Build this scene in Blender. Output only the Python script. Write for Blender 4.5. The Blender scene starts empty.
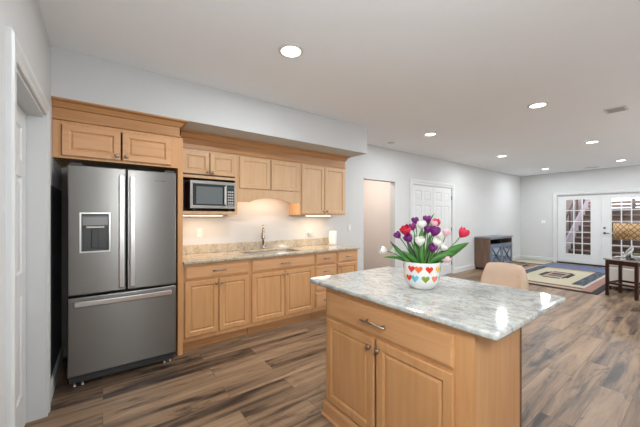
import bpy, bmesh, math, random
from mathutils import Vector, Matrix
random.seed(7)
PI = math.pi
C = bpy.context.scene.collection
sc = bpy.context.scene

# ---------------------------------------------------------------- camera, world, exposure
cam_d = bpy.data.cameras.new('camera'); cam = bpy.data.objects.new('camera', cam_d); C.objects.link(cam)
cam.location = (0, 0, 1.356)
cam.rotation_euler = (PI/2, 0, -math.radians(90-53.39))
cam_d.sensor_width = 36; cam_d.lens = 292.3/640*36; cam_d.shift_y = (216.9-213.5)/640
cam_d.clip_start = 0.02; cam_d.clip_end = 200
sc.camera = cam
world = bpy.data.worlds.new('world'); sc.world = world; world.use_nodes = True
bg = world.node_tree.nodes['Background']
bg.inputs[0].default_value = (0.85, 0.90, 1.0, 1); bg.inputs[1].default_value = 3.0
sc.view_settings.view_transform = 'Standard'; sc.view_settings.look = 'None'
sc.view_settings.gamma = 1; sc.view_settings.use_curve_mapping = False
sc.view_settings.exposure = 0.47
LAMP_W = 17.0          # each recessed lamp
LAMP_COL = (0.92, 0.965, 1.0)
FILL_GLOBE_E = 62.0         # glow of unseen globes added behind the camera as fill light
CEIL = 2.67

# ---------------------------------------------------------------- materials
def srgb(r, g, b):
    f = lambda c: (c/255/12.92) if c/255 <= 0.04045 else ((c/255+0.055)/1.055)**2.4
    return (f(r), f(g), f(b), 1)

def mat(name, col, rough=0.5, metal=0.0, spec=0.5, emit=None, estr=0, noise=0.0, nscale=20, coat=0):
    m = bpy.data.materials.new(name); m.use_nodes = True
    nt = m.node_tree; b = nt.nodes['Principled BSDF']
    b.inputs['Roughness'].default_value = rough; b.inputs['Metallic'].default_value = metal
    b.inputs['Specular IOR Level'].default_value = spec
    b.inputs['Coat Weight'].default_value = coat
    if emit: b.inputs['Emission Color'].default_value = emit; b.inputs['Emission Strength'].default_value = estr
    # every material gets a faint procedural mottling
    tc = nt.nodes.new('ShaderNodeTexCoord'); n = nt.nodes.new('ShaderNodeTexNoise'); n.inputs['Scale'].default_value = nscale
    n.inputs['Detail'].default_value = 4
    nt.links.new(tc.outputs['Object'], n.inputs['Vector'])
    mx = nt.nodes.new('ShaderNodeMix'); mx.data_type = 'RGBA'
    d = max(noise, 0.015)
    mx.inputs[6].default_value = (col[0]*(1-d), col[1]*(1-d), col[2]*(1-d), 1)
    mx.inputs[7].default_value = (min(1, col[0]*(1+d)), min(1, col[1]*(1+d)), min(1, col[2]*(1+d)), 1)
    nt.links.new(n.outputs['Fac'], mx.inputs[0]); nt.links.new(mx.outputs[2], b.inputs['Base Color'])
    return m

def ramp(nt, stops):
    r = nt.nodes.new('ShaderNodeValToRGB'); e = r.color_ramp.elements
    while len(e) < len(stops): e.new(0.5)
    for el, (p, c) in zip(e, stops): el.position = p; el.color = c
    return r

def wood(name, dark, mid, light, axis='Z', rough=0.38, scale=1.0, stretch=14):
    m = bpy.data.materials.new(name); m.use_nodes = True
    nt = m.node_tree; b = nt.nodes['Principled BSDF']; b.inputs['Roughness'].default_value = rough
    b.inputs['Specular IOR Level'].default_value = 0.4
    tc = nt.nodes.new('ShaderNodeTexCoord'); oi = nt.nodes.new('ShaderNodeObjectInfo')
    mp = nt.nodes.new('ShaderNodeMapping')
    s = [stretch*scale]*3; s['XYZ'.index(axis)] = 1.0*scale
    mp.inputs['Scale'].default_value = s
    ad = nt.nodes.new('ShaderNodeVectorMath'); ad.operation = 'MULTIPLY_ADD'
    cb = nt.nodes.new('ShaderNodeCombineXYZ')
    for i in range(3): nt.links.new(oi.outputs['Random'], cb.inputs[i])
    ad.inputs[1].default_value = (13, 7, 5); nt.links.new(cb.outputs[0], ad.inputs[0]); nt.links.new(tc.outputs['Object'], ad.inputs[2])
    nt.links.new(ad.outputs[0], mp.inputs['Vector'])
    n = nt.nodes.new('ShaderNodeTexNoise'); n.inputs['Scale'].default_value = 2.2; n.inputs['Detail'].default_value = 7
    n.inputs['Roughness'].default_value = 0.55; n.inputs['Distortion'].default_value = 0.6
    nt.links.new(mp.outputs[0], n.inputs['Vector'])
    r = ramp(nt, [(0.30, dark), (0.5, mid), (0.72, light)])
    nt.links.new(n.outputs['Fac'], r.inputs[0]); nt.links.new(r.outputs[0], b.inputs['Base Color'])
    return m

M = {}
M['wall'] = mat('wall_paint', (0.575, 0.575, 0.568, 1), 0.85, spec=0.2, nscale=3)
M['ceiling'] = mat('ceiling_paint', (0.90, 0.92, 0.94, 1), 0.9, spec=0.2, nscale=3)
M['hall'] = mat('hall_paint', (0.70, 0.65, 0.615, 1), 0.85, spec=0.2, nscale=3)
M['trim'] = mat('trim_paint', (0.60, 0.605, 0.595, 1), 0.38)
M['door'] = mat('door_paint', (0.66, 0.665, 0.66, 1), 0.38)
M['maple'] = wood('maple_vertical', srgb(196, 144, 95), srgb(203, 152, 103), srgb(209, 159, 111), 'Z')
M['maple_h'] = wood('maple_horizontal', srgb(198, 146, 101), srgb(206, 156, 111), srgb(213, 164, 120), 'X')
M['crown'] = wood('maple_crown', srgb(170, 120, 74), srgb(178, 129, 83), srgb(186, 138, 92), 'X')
M['uppers'] = wood('upper_maple', srgb(200, 160, 120), srgb(206, 168, 128), srgb(212, 175, 136), 'Z')  # cabinet maple with haze and bright light paled into the colour
M['isl'] = wood('island_maple_vertical', srgb(190, 138, 89), srgb(196, 145, 96), srgb(202, 152, 103), 'Z')
M['isl_h'] = wood('island_maple_horizontal', srgb(191, 139, 92), srgb(199, 148, 101), srgb(207, 157, 110), 'X')
M['edge'] = wood('island_edge_stain', srgb(92, 55, 28), srgb(105, 65, 34), srgb(118, 75, 42), 'Z')  # back panel wood, darker brown than the other island faces
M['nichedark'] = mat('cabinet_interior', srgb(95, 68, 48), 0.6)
M['steel'] = mat('brushed_steel', (0.24, 0.23, 0.215, 1), 0.33, 1.0)
_b = M['steel'].node_tree.nodes['Principled BSDF']; _b.inputs['Anisotropic'].default_value = 0.8; _b.inputs['Anisotropic Rotation'].default_value = 0.25
_t = M['steel'].node_tree.nodes.new('ShaderNodeTangent'); _t.direction_type = 'RADIAL'; _t.axis = 'Z'
M['steel'].node_tree.links.new(_t.outputs[0], _b.inputs['Tangent'])
M['handle'] = mat('handle_steel', (0.72, 0.70, 0.68, 1), 0.32, 1.0)
M['steel_light'] = mat('microwave_steel', (0.40, 0.37, 0.34, 1), 0.34, 1.0)
M['nickel'] = mat('brushed_nickel', (0.36, 0.30, 0.25, 1), 0.40, 1.0)
M['chrome'] = mat('chrome', (0.42, 0.40, 0.38, 1), 0.22, 1.0)
M['black'] = mat('black_plastic', (0.018, 0.018, 0.02, 1), 0.4)
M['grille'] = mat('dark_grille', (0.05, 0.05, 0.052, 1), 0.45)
M['glassblack'] = mat('oven_glass', (0.035, 0.042, 0.045, 1), 0.12)
M['dispgrey'] = mat('dispenser_grey', (0.07, 0.072, 0.07, 1), 0.35, 0.3)
M['plastic'] = mat('white_plastic', (0.66, 0.65, 0.63, 1), 0.4)
M['paper'] = mat('paper_towel', (0.86, 0.85, 0.84, 1), 0.95, nscale=80, noise=0.03)
M['ceramic'] = mat('white_ceramic', (0.78, 0.77, 0.74, 1), 0.18)
M['soil'] = mat('potting_soil', (0.05, 0.035, 0.02, 1), 0.95, noise=0.4, nscale=60)
M['stemg'] = mat('stem_green', (0.12, 0.27, 0.05, 1), 0.5)
M['leaf'] = mat('leaf_green', (0.055, 0.19, 0.03, 1), 0.42, noise=0.25, nscale=25)
M['leafd'] = mat('leaf_dark_green', (0.03, 0.09, 0.02, 1), 0.45, noise=0.25, nscale=25)
for k, c in dict(red=(0.62, 0.018, 0.06), purple=(0.17, 0.012, 0.16), white=(0.82, 0.80, 0.72), pink=(0.82, 0.52, 0.55), plum=(0.25, 0.03, 0.16)).items():
    M['p_'+k] = mat('petal_'+k, c+(1,), 0.5, noise=0.22, nscale=40)
for k, c in dict(red=(0.70, 0.035, 0.02), orange=(0.80, 0.16, 0.04), coral=(0.82, 0.22, 0.12), yellow=(0.80, 0.48, 0.06), blue=(0.13, 0.46, 0.58), green=(0.20, 0.30, 0.035)).items():
    M['h_'+k] = mat('glaze_'+k, c+(1,), 0.2, noise=0.15, nscale=90)
M['fabric'] = mat('tan_upholstery', srgb(212, 184, 160), 0.9, noise=0.06, nscale=120)
M['cream'] = mat('cream_upholstery', srgb(205, 198, 188), 0.95, noise=0.05, nscale=120)
M['darkwood'] = wood('mahogany', srgb(38, 16, 12), srgb(55, 25, 18), srgb(75, 36, 26), 'Z', 0.3)
M['consolewood'] = wood('weathered_brown', srgb(82, 62, 50), srgb(108, 84, 70), srgb(130, 104, 88), 'Z', 0.55)
M['consoletop'] = mat('grey_console_top', srgb(118, 120, 124), 0.35)
M['console_front'] = mat('console_slate_blue', srgb(104, 114, 132), 0.35)  # blue reflection put into the colour of the front frames
M['console_glass'] = mat('console_glass', (0.42, 0.48, 0.56, 1), 0.1, 0.8)  # bluish reflection mixed into the pane colour
M['bronze'] = mat('dark_metal', (0.06, 0.055, 0.05, 1), 0.35, 0.9)
M['silver'] = mat('silver_cast_figure', (0.55, 0.55, 0.54, 1), 0.35, 0.5, noise=0.35, nscale=30)
M['moss'] = mat('moss', (0.10, 0.13, 0.05, 1), 0.95, noise=0.5, nscale=70)
M['vent'] = mat('vent_paint', (0.50, 0.49, 0.48, 1), 0.5)
M['ventdark'] = mat('vent_slot', (0.16, 0.16, 0.16, 1), 0.7)
M['led'] = mat('led_lens', (0.9, 0.9, 0.9, 1), 0.5, emit=(1, 0.98, 0.95, 1), estr=6)
M['ledwarm'] = mat('led_strip_lens', (0.9, 0.9, 0.9, 1), 0.5, emit=(1, 0.90, 0.74, 1), estr=4)
M['concrete'] = mat('patio_concrete', srgb(150, 142, 135), 0.9, noise=0.1, nscale=6)
M['pinkwall'] = mat('pink_render', srgb(152, 128, 122), 0.9, noise=0.08, nscale=8)
M['stringer'] = mat('stringer_paint', srgb(166, 150, 154), 0.8, noise=0.05)
M['tread'] = wood('weathered_tread', srgb(96, 74, 62), srgb(140, 118, 105), srgb(165, 142, 128), 'Y', 0.8)
M['riser'] = wood('riser_board', srgb(74, 60, 54), srgb(94, 78, 70), srgb(114, 96, 86), 'Y', 0.8)

def floor_mat():
    m = bpy.data.materials.new('vinyl_plank_floor'); m.use_nodes = True
    nt = m.node_tree; L = nt.links; b = nt.nodes['Principled BSDF']
    b.inputs['Roughness'].default_value = 0.36; b.inputs['Specular IOR Level'].default_value = 0.28
    tc = nt.nodes.new('ShaderNodeTexCoord')
    br = nt.nodes.new('ShaderNodeTexBrick'); br.offset = 0.37; br.offset_frequency = 2; br.squash = 1
    br.inputs['Color1'].default_value = (0, 0, 0, 1); br.inputs['Color2'].default_value = (1, 1, 1, 1)
    br.inputs['Mortar'].default_value = (0.5, 0.5, 0.5, 1)
    br.inputs['Scale'].default_value = 1; br.inputs['Mortar Size'].default_value = 0.0016; br.inputs['Mortar Smooth'].default_value = 0.2
    br.inputs['Brick Width'].default_value = 1.22; br.inputs['Row Height'].default_value = 0.18
    L.new(tc.outputs['Object'], br.inputs['Vector'])
    # per-plank shifted coordinates
    mul = nt.nodes.new('ShaderNodeVectorMath'); mul.operation = 'MULTIPLY_ADD'; mul.inputs[1].default_value = (31, 17, 11)
    L.new(br.outputs['Color'], mul.inputs[0]); L.new(tc.outputs['Object'], mul.inputs[2])
    def noise(sc_, scale, detail, rough, dist):
        mp = nt.nodes.new('ShaderNodeMapping'); mp.inputs['Scale'].default_value = sc_
        L.new(mul.outputs[0], mp.inputs['Vector'])
        n = nt.nodes.new('ShaderNodeTexNoise'); n.inputs['Scale'].default_value = scale; n.inputs['Detail'].default_value = detail
        n.inputs['Roughness'].default_value = rough; n.inputs['Distortion'].default_value = dist
        L.new(mp.outputs[0], n.inputs['Vector']); return n
    n1 = noise((0.55, 5.5, 1), 1.5, 6, 0.6, 0.9)
    n4 = noise((1.3, 5.0, 1), 1.3, 5, 0.65, 1.2)
    n2 = noise((3, 60, 1), 1.6, 4, 0.6, 0.2)
    def math_(op, a, bb):
        x = nt.nodes.new('ShaderNodeMath'); x.operation = op
        for i, v in enumerate((a, bb)):
            if isinstance(v, (int, float)): x.inputs[i].default_value = v
            else: L.new(v, x.inputs[i])
        return x.outputs[0]
    sep = nt.nodes.new('ShaderNodeSeparateColor'); L.new(br.outputs['Color'], sep.inputs[0])
    f = math_('ADD', math_('MULTIPLY', n1.outputs['Fac'], 1.0), math_('MULTIPLY', math_('SUBTRACT', sep.outputs[0], 0.5), 0.16))
    f = math_('ADD', f, math_('MULTIPLY', math_('SUBTRACT', n2.outputs['Fac'], 0.5), 0.16))
    dk = ramp(nt, [(0.54, (0, 0, 0, 1)), (0.68, (1, 1, 1, 1))]); L.new(n4.outputs['Fac'], dk.inputs[0])
    f = math_('SUBTRACT', f, math_('MULTIPLY', dk.outputs[0], 0.16))
    r = ramp(nt, [(0.20, srgb(42, 34, 29)), (0.32, srgb(70, 57, 48)), (0.42, srgb(106, 86, 69)), (0.52, srgb(134, 109, 86)), (0.70, srgb(162, 134, 106))])
    L.new(f, r.inputs[0])
    mx = nt.nodes.new('ShaderNodeMix'); mx.data_type = 'RGBA'; mx.inputs[7].default_value = srgb(60, 45, 36)
    L.new(math_('MULTIPLY', br.outputs['Fac'], 0.6), mx.inputs[0]); L.new(r.outputs[0], mx.inputs[6])
    L.new(mx.outputs[2], b.inputs['Base Color'])
    bp = nt.nodes.new('ShaderNodeBump'); bp.inputs['Strength'].default_value = 0.12; bp.inputs['Distance'].default_value = 0.002
    L.new(n2.outputs['Fac'], bp.inputs['Height']); L.new(bp.outputs[0], b.inputs['Normal'])
    return m
M['floor'] = floor_mat()

def granite(name, tint):
    m = bpy.data.materials.new(name); m.use_nodes = True
    nt = m.node_tree; L = nt.links; b = nt.nodes['Principled BSDF']; b.inputs['Roughness'].default_value = 0.07
    tc = nt.nodes.new('ShaderNodeTexCoord')
    def noise(scale, detail, dist, sx=(1, 1, 1)):
        mp = nt.nodes.new('ShaderNodeMapping'); mp.inputs['Scale'].default_value = sx; L.new(tc.outputs['Object'], mp.inputs[0])
        n = nt.nodes.new('ShaderNodeTexNoise'); n.inputs['Scale'].default_value = scale; n.inputs['Detail'].default_value = detail
        n.inputs['Distortion'].default_value = dist; n.inputs['Roughness'].default_value = 0.65; L.new(mp.outputs[0], n.inputs['Vector']); return n
    n1 = noise(13, 10, 1.0, (1.5, 0.9, 1)); r1 = ramp(nt, [(p, tuple(c*q for c, q in zip(srgb(*k)[:3], tint))+(1,)) for p, k in ((0.34, (140, 144, 144)), (0.44, (172, 174, 171)), (0.54, (190, 190, 184)), (0.72, (202, 201, 195)))])
    L.new(n1.outputs['Fac'], r1.inputs[0])
    n2 = noise(34, 6, 0.8); r2 = ramp(nt, [(0.54, (0, 0, 0, 1)), (0.64, (1, 1, 1, 1))]); L.new(n2.outputs['Fac'], r2.inputs[0])
    mx = nt.nodes.new('ShaderNodeMix'); mx.data_type = 'RGBA'; mx.inputs[7].default_value = srgb(174, 160, 138)
    L.new(r2.outputs[0], mx.inputs[0]); L.new(r1.outputs[0], mx.inputs[6])
    n3 = noise(75, 3, 0.3); r3 = ramp(nt, [(0.62, (0, 0, 0, 1)), (0.68, (1, 1, 1, 1))]); L.new(n3.outputs['Fac'], r3.inputs[0])
    mx2 = nt.nodes.new('ShaderNodeMix'); mx2.data_type = 'RGBA'; mx2.inputs[7].default_value = srgb(122, 118, 112)
    L.new(r3.outputs[0], mx2.inputs[0]); L.new(mx.outputs[2], mx2.inputs[6]); L.new(mx2.outputs[2], b.inputs['Base Color'])
    return m
M['granite'] = granite('white_granite', (1, 1, 1)); M['granite_warm'] = granite('beige_granite', (1.04, .89, .72))  # second one: same stone with warm lamp light tinted into it

def glass_mat():
    m = bpy.data.materials.new('clear_glass'); m.use_nodes = True; nt = m.node_tree
    nt.nodes.remove(nt.nodes['Principled BSDF']); out = nt.nodes['Material Output']
    t = nt.nodes.new('ShaderNodeBsdfTransparent'); t.inputs[0].default_value = (0.95, 0.97, 0.97, 1)
    g = nt.nodes.new('ShaderNodeBsdfGlossy'); g.inputs['Roughness'].default_value = 0.02
    fr = nt.nodes.new('ShaderNodeFresnel'); fr.inputs[0].default_value = 1.45
    ms = nt.nodes.new('ShaderNodeMixShader'); nt.links.new(fr.outputs[0], ms.inputs[0])
    nt.links.new(t.outputs[0], ms.inputs[1]); nt.links.new(g.outputs[0], ms.inputs[2]); nt.links.new(ms.outputs[0], out.inputs[0])
    return m
M['glass'] = glass_mat()

def shade_mat():
    m = bpy.data.materials.new('diamond_weave_shade'); m.use_nodes = True; nt = m.node_tree; L = nt.links
    b = nt.nodes['Principled BSDF']; b.inputs['Roughness'].default_value = 0.8
    tc = nt.nodes.new('ShaderNodeTexCoord'); s = nt.nodes.new('ShaderNodeSeparateXYZ'); L.new(tc.outputs['Object'], s.inputs[0])
    def mt(op, a, bb=0):
        x = nt.nodes.new('ShaderNodeMath'); x.operation = op
        for i, v in enumerate((a, bb)):
            if isinstance(v, (int, float)): x.inputs[i].default_value = v
            else: L.new(v, x.inputs[i])
        return x.outputs[0]
    u = mt('MULTIPLY', mt('ARCTAN2', s.outputs[1], s.outputs[0]), 0.225)
    a = mt('LESS_THAN', mt('FRACT', mt('MULTIPLY', mt('ADD', u, s.outputs[2]), 11.0)), 0.22)
    c = mt('LESS_THAN', mt('FRACT', mt('MULTIPLY', mt('SUBTRACT', u, s.outputs[2]), 11.0)), 0.22)
    f = mt('MAXIMUM', a, c)
    mx = nt.nodes.new('ShaderNodeMix'); mx.data_type = 'RGBA'
    mx.inputs[6].default_value = srgb(188, 156, 116); mx.inputs[7].default_value = srgb(128, 96, 62)
    L.new(f, mx.inputs[0]); L.new(mx.outputs[2], b.inputs['Base Color'])
    return m
M['shade'] = shade_mat()

# ---------------------------------------------------------------- mesh helpers
def box(bm, x0, x1, y0, y1, z0, z1, mi=0):
    v = [bm.verts.new((x, y, z)) for z in (z0, z1) for x, y in ((x0, y0), (x1, y0), (x1, y1), (x0, y1))]
    fs = [(0, 3, 2, 1), (4, 5, 6, 7), (0, 1, 5, 4), (1, 2, 6, 5), (2, 3, 7, 6), (3, 0, 4, 7)]
    out = []
    for f in fs:
        fc = bm.faces.new([v[i] for i in f]); fc.material_index = mi; out.append(fc)
    return out

def boxes(*bs):
    bm = bmesh.new()
    for b in bs: box(bm, *b)
    return bm

def lathe(bm, prof, n=24, cx=0, cy=0, mi=0):
    rings = []
    for r, z in prof:
        if r < 1e-5: rings.append([bm.verts.new((cx, cy, z))])
        else: rings.append([bm.verts.new((cx+r*math.cos(2*PI*i/n), cy+r*math.sin(2*PI*i/n), z)) for i in range(n)])
    for a, b in zip(rings, rings[1:]):
        for i in range(n):
            j = (i+1) % n
            q = [a[0] if len(a) == 1 else a[i], a[0] if len(a) == 1 else a[j], b[0] if len(b) == 1 else b[j], b[0] if len(b) == 1 else b[i]]
            q2 = []
            for v in q:
                if v not in q2: q2.append(v)
            if len(q2) > 2:
                f = bm.faces.new(q2); f.material_index = mi; f.smooth = True

def tube(bm, pts, r, n=10, mi=0, cap=True):
    pts = [Vector(p) for p in pts]; rs = r if isinstance(r, (list, tuple)) else [r]*len(pts)
    rings = []; up = Vector((0.3, 0.2, 1)).normalized()
    for i, p in enumerate(pts):
        t = (pts[min(i+1, len(pts)-1)]-pts[max(i-1, 0)]).normalized()
        a = up.cross(t)
        if a.length < 1e-3: a = Vector((1, 0, 0)).cross(t)
        a.normalize(); b = t.cross(a).normalized(); up = b if False else up
        rings.append([bm.verts.new(p+rs[i]*(a*math.cos(2*PI*k/n)+b*math.sin(2*PI*k/n))) for k in range(n)])
    for a, b in zip(rings, rings[1:]):
        for k in range(n):
            f = bm.faces.new((a[k], a[(k+1) % n], b[(k+1) % n], b[k])); f.smooth = True; f.material_index = mi
    if cap:
        bm.faces.new(rings[0][::-1]).material_index = mi; bm.faces.new(rings[-1]).material_index = mi

def arc_pts(p0, p1, p2, n=10):
    p0, p1, p2 = Vector(p0), Vector(p1), Vector(p2)
    return [(1-t)**2*p0+2*t*(1-t)*p1+t*t*p2 for t in [i/n for i in range(n+1)]]

def prism(bm, poly, axis, a, b, mi=0):
    """extrude a 2D outline along an axis ('X': outline is (y,z); 'Y': (x,z); 'Z': (x,y))"""
    def P(p, t):
        return {'X': (t, p[0], p[1]), 'Y': (p[0], t, p[1]), 'Z': (p[0], p[1], t)}[axis]
    A = [bm.verts.new(P(p, a)) for p in poly]; B = [bm.verts.new(P(p, b)) for p in poly]
    n = len(poly)
    for i in range(n):
        bm.faces.new((A[i], A[(i+1) % n], B[(i+1) % n], B[i])).material_index = mi
    bm.faces.new(A[::-1]).material_index = mi; bm.faces.new(B).material_index = mi

def grid_slab(bm, us, vs, skip, put, mi=0):
    """slab cut into cells with holes; put(u0,u1,v0,v1)->box args.  Shared verts are merged by caller"""
    for i in range(len(us)-1):
        for j in range(len(vs)-1):
            if (i, j) in skip: continue
            box(bm, *put(us[i], us[i+1], vs[j], vs[j+1]), mi)

def clean_inner(bm):
    bmesh.ops.remove_doubles(bm, verts=bm.verts, dist=1e-5)
    seen = {}
    for f in bm.faces: seen.setdefault(frozenset(v.index for v in f.verts), []).append(f)
    kill = [f for fs in seen.values() if len(fs) > 1 for f in fs]
    bmesh.ops.delete(bm, geom=kill, context='FACES')

def obj(name, bm, m, parent=None, loc=(0, 0, 0), rotz=0, bevel=0, smooth=False, label=None, seg=2):
    bmesh.ops.recalc_face_normals(bm, faces=bm.faces)
    me = bpy.data.meshes.new(name); bm.to_mesh(me); bm.free()
    for x in (m if isinstance(m, (list, tuple)) else [m]): me.materials.append(x)
    o = bpy.data.objects.new(name, me); C.objects.link(o)
    o.location = loc; o.rotation_euler = (0, 0, rotz)
    if parent: o.parent = parent
    if bevel:
        md = o.modifiers.new('bevel', 'BEVEL'); md.width = bevel; md.segments = seg; md.limit_method = 'ANGLE'; md.angle_limit = 0.6
    if smooth:
        for p in me.polygons: p.use_smooth = True
    if label: o['label'] = label
    return o

def thing(name, label, cat, loc=(0, 0, 0), rotz=0, group=None):
    o = bpy.data.objects.new(name, None); C.objects.link(o); o.empty_display_size = 0.1
    o.location = loc; o.rotation_euler = (0, 0, rotz); o['label'] = label; o['category'] = cat
    if group: o['group'] = group
    return o

def tag(o, label, cat, group=None):
    o['label'] = label; o['category'] = cat
    if group: o['group'] = group
    return o

def struct(o): o['kind'] = 'structure'; return o

def dup(root, loc, label, group=None):
    r = root.copy(); C.objects.link(r); r.location = loc; r['label'] = label
    for ch in list(root.children):
        c = ch.copy(); C.objects.link(c); c.parent = r
        for g in list(ch.children):
            d = g.copy(); C.objects.link(d); d.parent = c
    return r

# ---------------------------------------------------------------- room shell
FX = 10.888; KY = 3.733; LX = -0.320; RY = -3.2
b = bmesh.new(); box(b, LX-.14, FX+.16, RY-.14, KY+1.9, -.06, 0); struct(obj('floor', b, M['floor']))
b = bmesh.new(); box(b, LX-.14, FX+.16, RY-.14, KY+1.9, CEIL, CEIL+.1); struct(obj('ceiling', b, M['ceiling']))
# wall_kitchen with doorway and closet opening
xs = [LX-.14, 3.743, 4.61, 5.17, 6.71, FX]; zs = [0, 2.045, CEIL]
b = bmesh.new(); grid_slab(b, xs, zs, {(1, 0), (3, 0)}, lambda a, c, d, e: (a, c, KY, KY+.12, d, e)); clean_inner(b)
struct(obj('wall_kitchen', b, M['wall']))
ys = [RY, 1.82, 2.70, KY]; 
b = bmesh.new(); grid_slab(b, ys, [0, 2.045, CEIL], {(1, 0)}, lambda a, c, d, e: (LX-.14, LX, a, c, d, e)); clean_inner(b)
struct(obj('wall_left', b, M['wall']))
b = bmesh.new(); grid_slab(b, [RY, .89, 2.80, KY+.12], [0, 2.02, CEIL], {(1, 0)}, lambda a, c, d, e: (FX, FX+.16, a, c, d, e)); clean_inner(b)
struct(obj('wall_far', b, M['wall']))
b = bmesh.new(); box(b, LX-.14, FX+.16, RY-.14, RY, 0, CEIL); struct(obj('wall_right', b, M['wall']))
# hall behind the doorway
b = bmesh.new(); box(b, 3.2, 6.0, 5.15, 5.25, 0, CEIL); struct(obj('wall_hall_back', b, M['hall']))
b = bmesh.new(); box(b, 3.1, 3.2, KY+.12, 5.25, 0, CEIL); struct(obj('wall_hall_left', b, M['hall']))
b = bmesh.new(); box(b, 5.03, 5.13, KY+.12, 5.15, 0, CEIL); struct(obj('wall_hall_right', b, M['hall']))
# soffit over the cabinets
b = bmesh.new(); box(b, LX, 3.117, 3.035, KY, 2.288, CEIL); struct(obj('wall_soffit', b, M['wall']))

# baseboards
def baseboard(name, axis, a, c, at_, side):
    prof = [(0, 0), (.016, 0), (.016, .10), (.010, .115), (.006, .13), (0, .13)]
    b = bmesh.new()
    prism(b, [(at_+side*p[0], p[1]) for p in prof], axis, a, c)
    return struct(obj(name, b, M['trim']))
baseboard('baseboard_kitchen_side', 'X', 3.05, 3.743, KY, -1)
baseboard('baseboard_mid', 'X', 4.61, 5.07, KY, -1)
baseboard('baseboard_kitchen', 'X', 6.81, FX-.02, KY, -1)
baseboard('baseboard_far', 'Y', 2.89, KY-.02, FX, -1)
baseboard('baseboard_far_right', 'Y', RY, .80, FX, -1)
baseboard('baseboard_left', 'Y', 2.80, KY-.02, LX, 1)
baseboard('baseboard_left_near', 'Y', RY, 1.72, LX, 1)
baseboard('baseboard_right', 'X', LX+.02, FX-.02, RY, 1)
baseboard('baseboard_hall', 'X', 3.22, 5.01, 5.15, -1)

# door casings: moulded profile swept around an opening
def casing(name, u0, u1, top, w, place, m=None):
    """place(u, depth, z): u along the wall, depth out of the wall"""
    prof = [(0, 0), (0, .011), (.012, .015), (.03, .012), (.055, .019), (.08, .020), (w, .014), (w, 0)]
    b = bmesh.new(); rows = []
    for off, dep in prof:
        path = [(u0-off, 0), (u0-off, top+off), (u1+off, top+off), (u1+off, 0)]
        rows.append([b.verts.new(place(p[0], dep, p[1])) for p in path])
    for i in range(len(rows)-1):
        for j in range(3): b.faces.new((rows[i][j], rows[i][j+1], rows[i+1][j+1], rows[i+1][j]))
    for j in (0, 3): b.faces.new([r[j] for r in rows])
    return struct(obj(name, b, m or M['trim']))
casing('trim_1', 1.82, 2.70, 2.045, .092, lambda u, d, z: (LX+d*1.25, u, z))
casing('trim_2', 5.17, 6.71, 2.045, .10, lambda u, d, z: (u, KY-d, z))
casing('trim_3', .89, 2.80, 2.02, .085, lambda u, d, z: (FX-d, u, z))
# jamb linings
def jamb(name, bs): struct(obj(name, boxes(*bs), M['trim']))
jamb('trim_4', [(LX-.14, LX, 1.805, 1.822, 0, 2.04), (LX-.14, LX, 2.698, 2.715, 0, 2.04), (LX-.14, LX, 1.822, 2.698, 2.028, 2.046),
                (LX-.139, LX-.122, 1.822, 1.84, 0, 2.028), (LX-.139, LX-.122, 2.68, 2.698, 0, 2.028), (LX-.139, LX-.122, 1.84, 2.68, 2.01, 2.028)])
jamb('trim_5', [(5.158, 5.172, KY, KY+.12, 0, 2.045), (6.708, 6.722, KY, KY+.12, 0, 2.045), (5.172, 6.708, KY, KY+.12, 2.033, 2.047)])
jamb('trim_6', [(FX, FX+.16, .88, .905, 0, 2.02), (FX, FX+.16, 2.785, 2.81, 0, 2.02), (FX, FX+.16, .905, 2.785, 1.995, 2.022)])
b = bmesh.new(); box(b, FX-.01, FX+.18, .905, 2.785, .001, .03); struct(obj('trim_7', b, M['bronze']))

def panel_leaf(w, h, t, panels):
    """door leaf in local coords: x 0..w, z 0..h, front at y=0 (towards -y), with recessed raised panels"""
    us = sorted({0, w} | {p[0] for p in panels} | {p[1] for p in panels}); vs = sorted({0, h} | {p[2] for p in panels} | {p[3] for p in panels})
    b = bmesh.new(); V = {}
    def vt(x, z, y=0):
        k = (round(x, 5), round(y, 5), round(z, 5))
        if k not in V: V[k] = b.verts.new((x, y, z))
        return V[k]
    for i in range(len(us)-1):
        for j in range(len(vs)-1):
            cx, cz = (us[i]+us[i+1])/2, (vs[j]+vs[j+1])/2
            if any(p[0] < cx < p[1] and p[2] < cz < p[3] for p in panels): continue
            b.faces.new((vt(us[i], vs[j]), vt(us[i+1], vs[j]), vt(us[i+1], vs[j+1]), vt(us[i], vs[j+1])))
    for (x0, x1, z0, z1) in panels:
        rings = [(0, 0), (.012, .010), (.022, .010), (.045, .003)]
        R = [[vt(x0+a, z0+a, y), vt(x1-a, z0+a, y), vt(x1-a, z1-a, y), vt(x0+a, z1-a, y)] for a, y in rings]
        for p, q in zip(R, R[1:]):
            for k in range(4): b.faces.new((p[k], p[(k+1) % 4], q[(k+1) % 4], q[k]))
        b.faces.new(R[-1])
    bk = [b.verts.new((x, t, z)) for x, z in ((0, 0), (w, 0), (w, h), (0, h))]; b.faces.new(bk[::-1])
    fr = [b.verts.new((x, 0.0, z)) for x, z in ((0, 0), (w, 0), (w, h), (0, h))]
    for k in range(4): b.faces.new((fr[k], fr[(k+1) % 4], bk[(k+1) % 4], bk[k]))
    return b

def six(w, h, st=.11, mid=.10):
    c = w/2; out = []
    for z0, z1 in ((.23, .86), (1.0, 1.60), (1.70, h-.11)):
        out += [(st, c-mid/2, z0, z1), (c+mid/2, w-st, z0, z1)]
    return out
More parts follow.
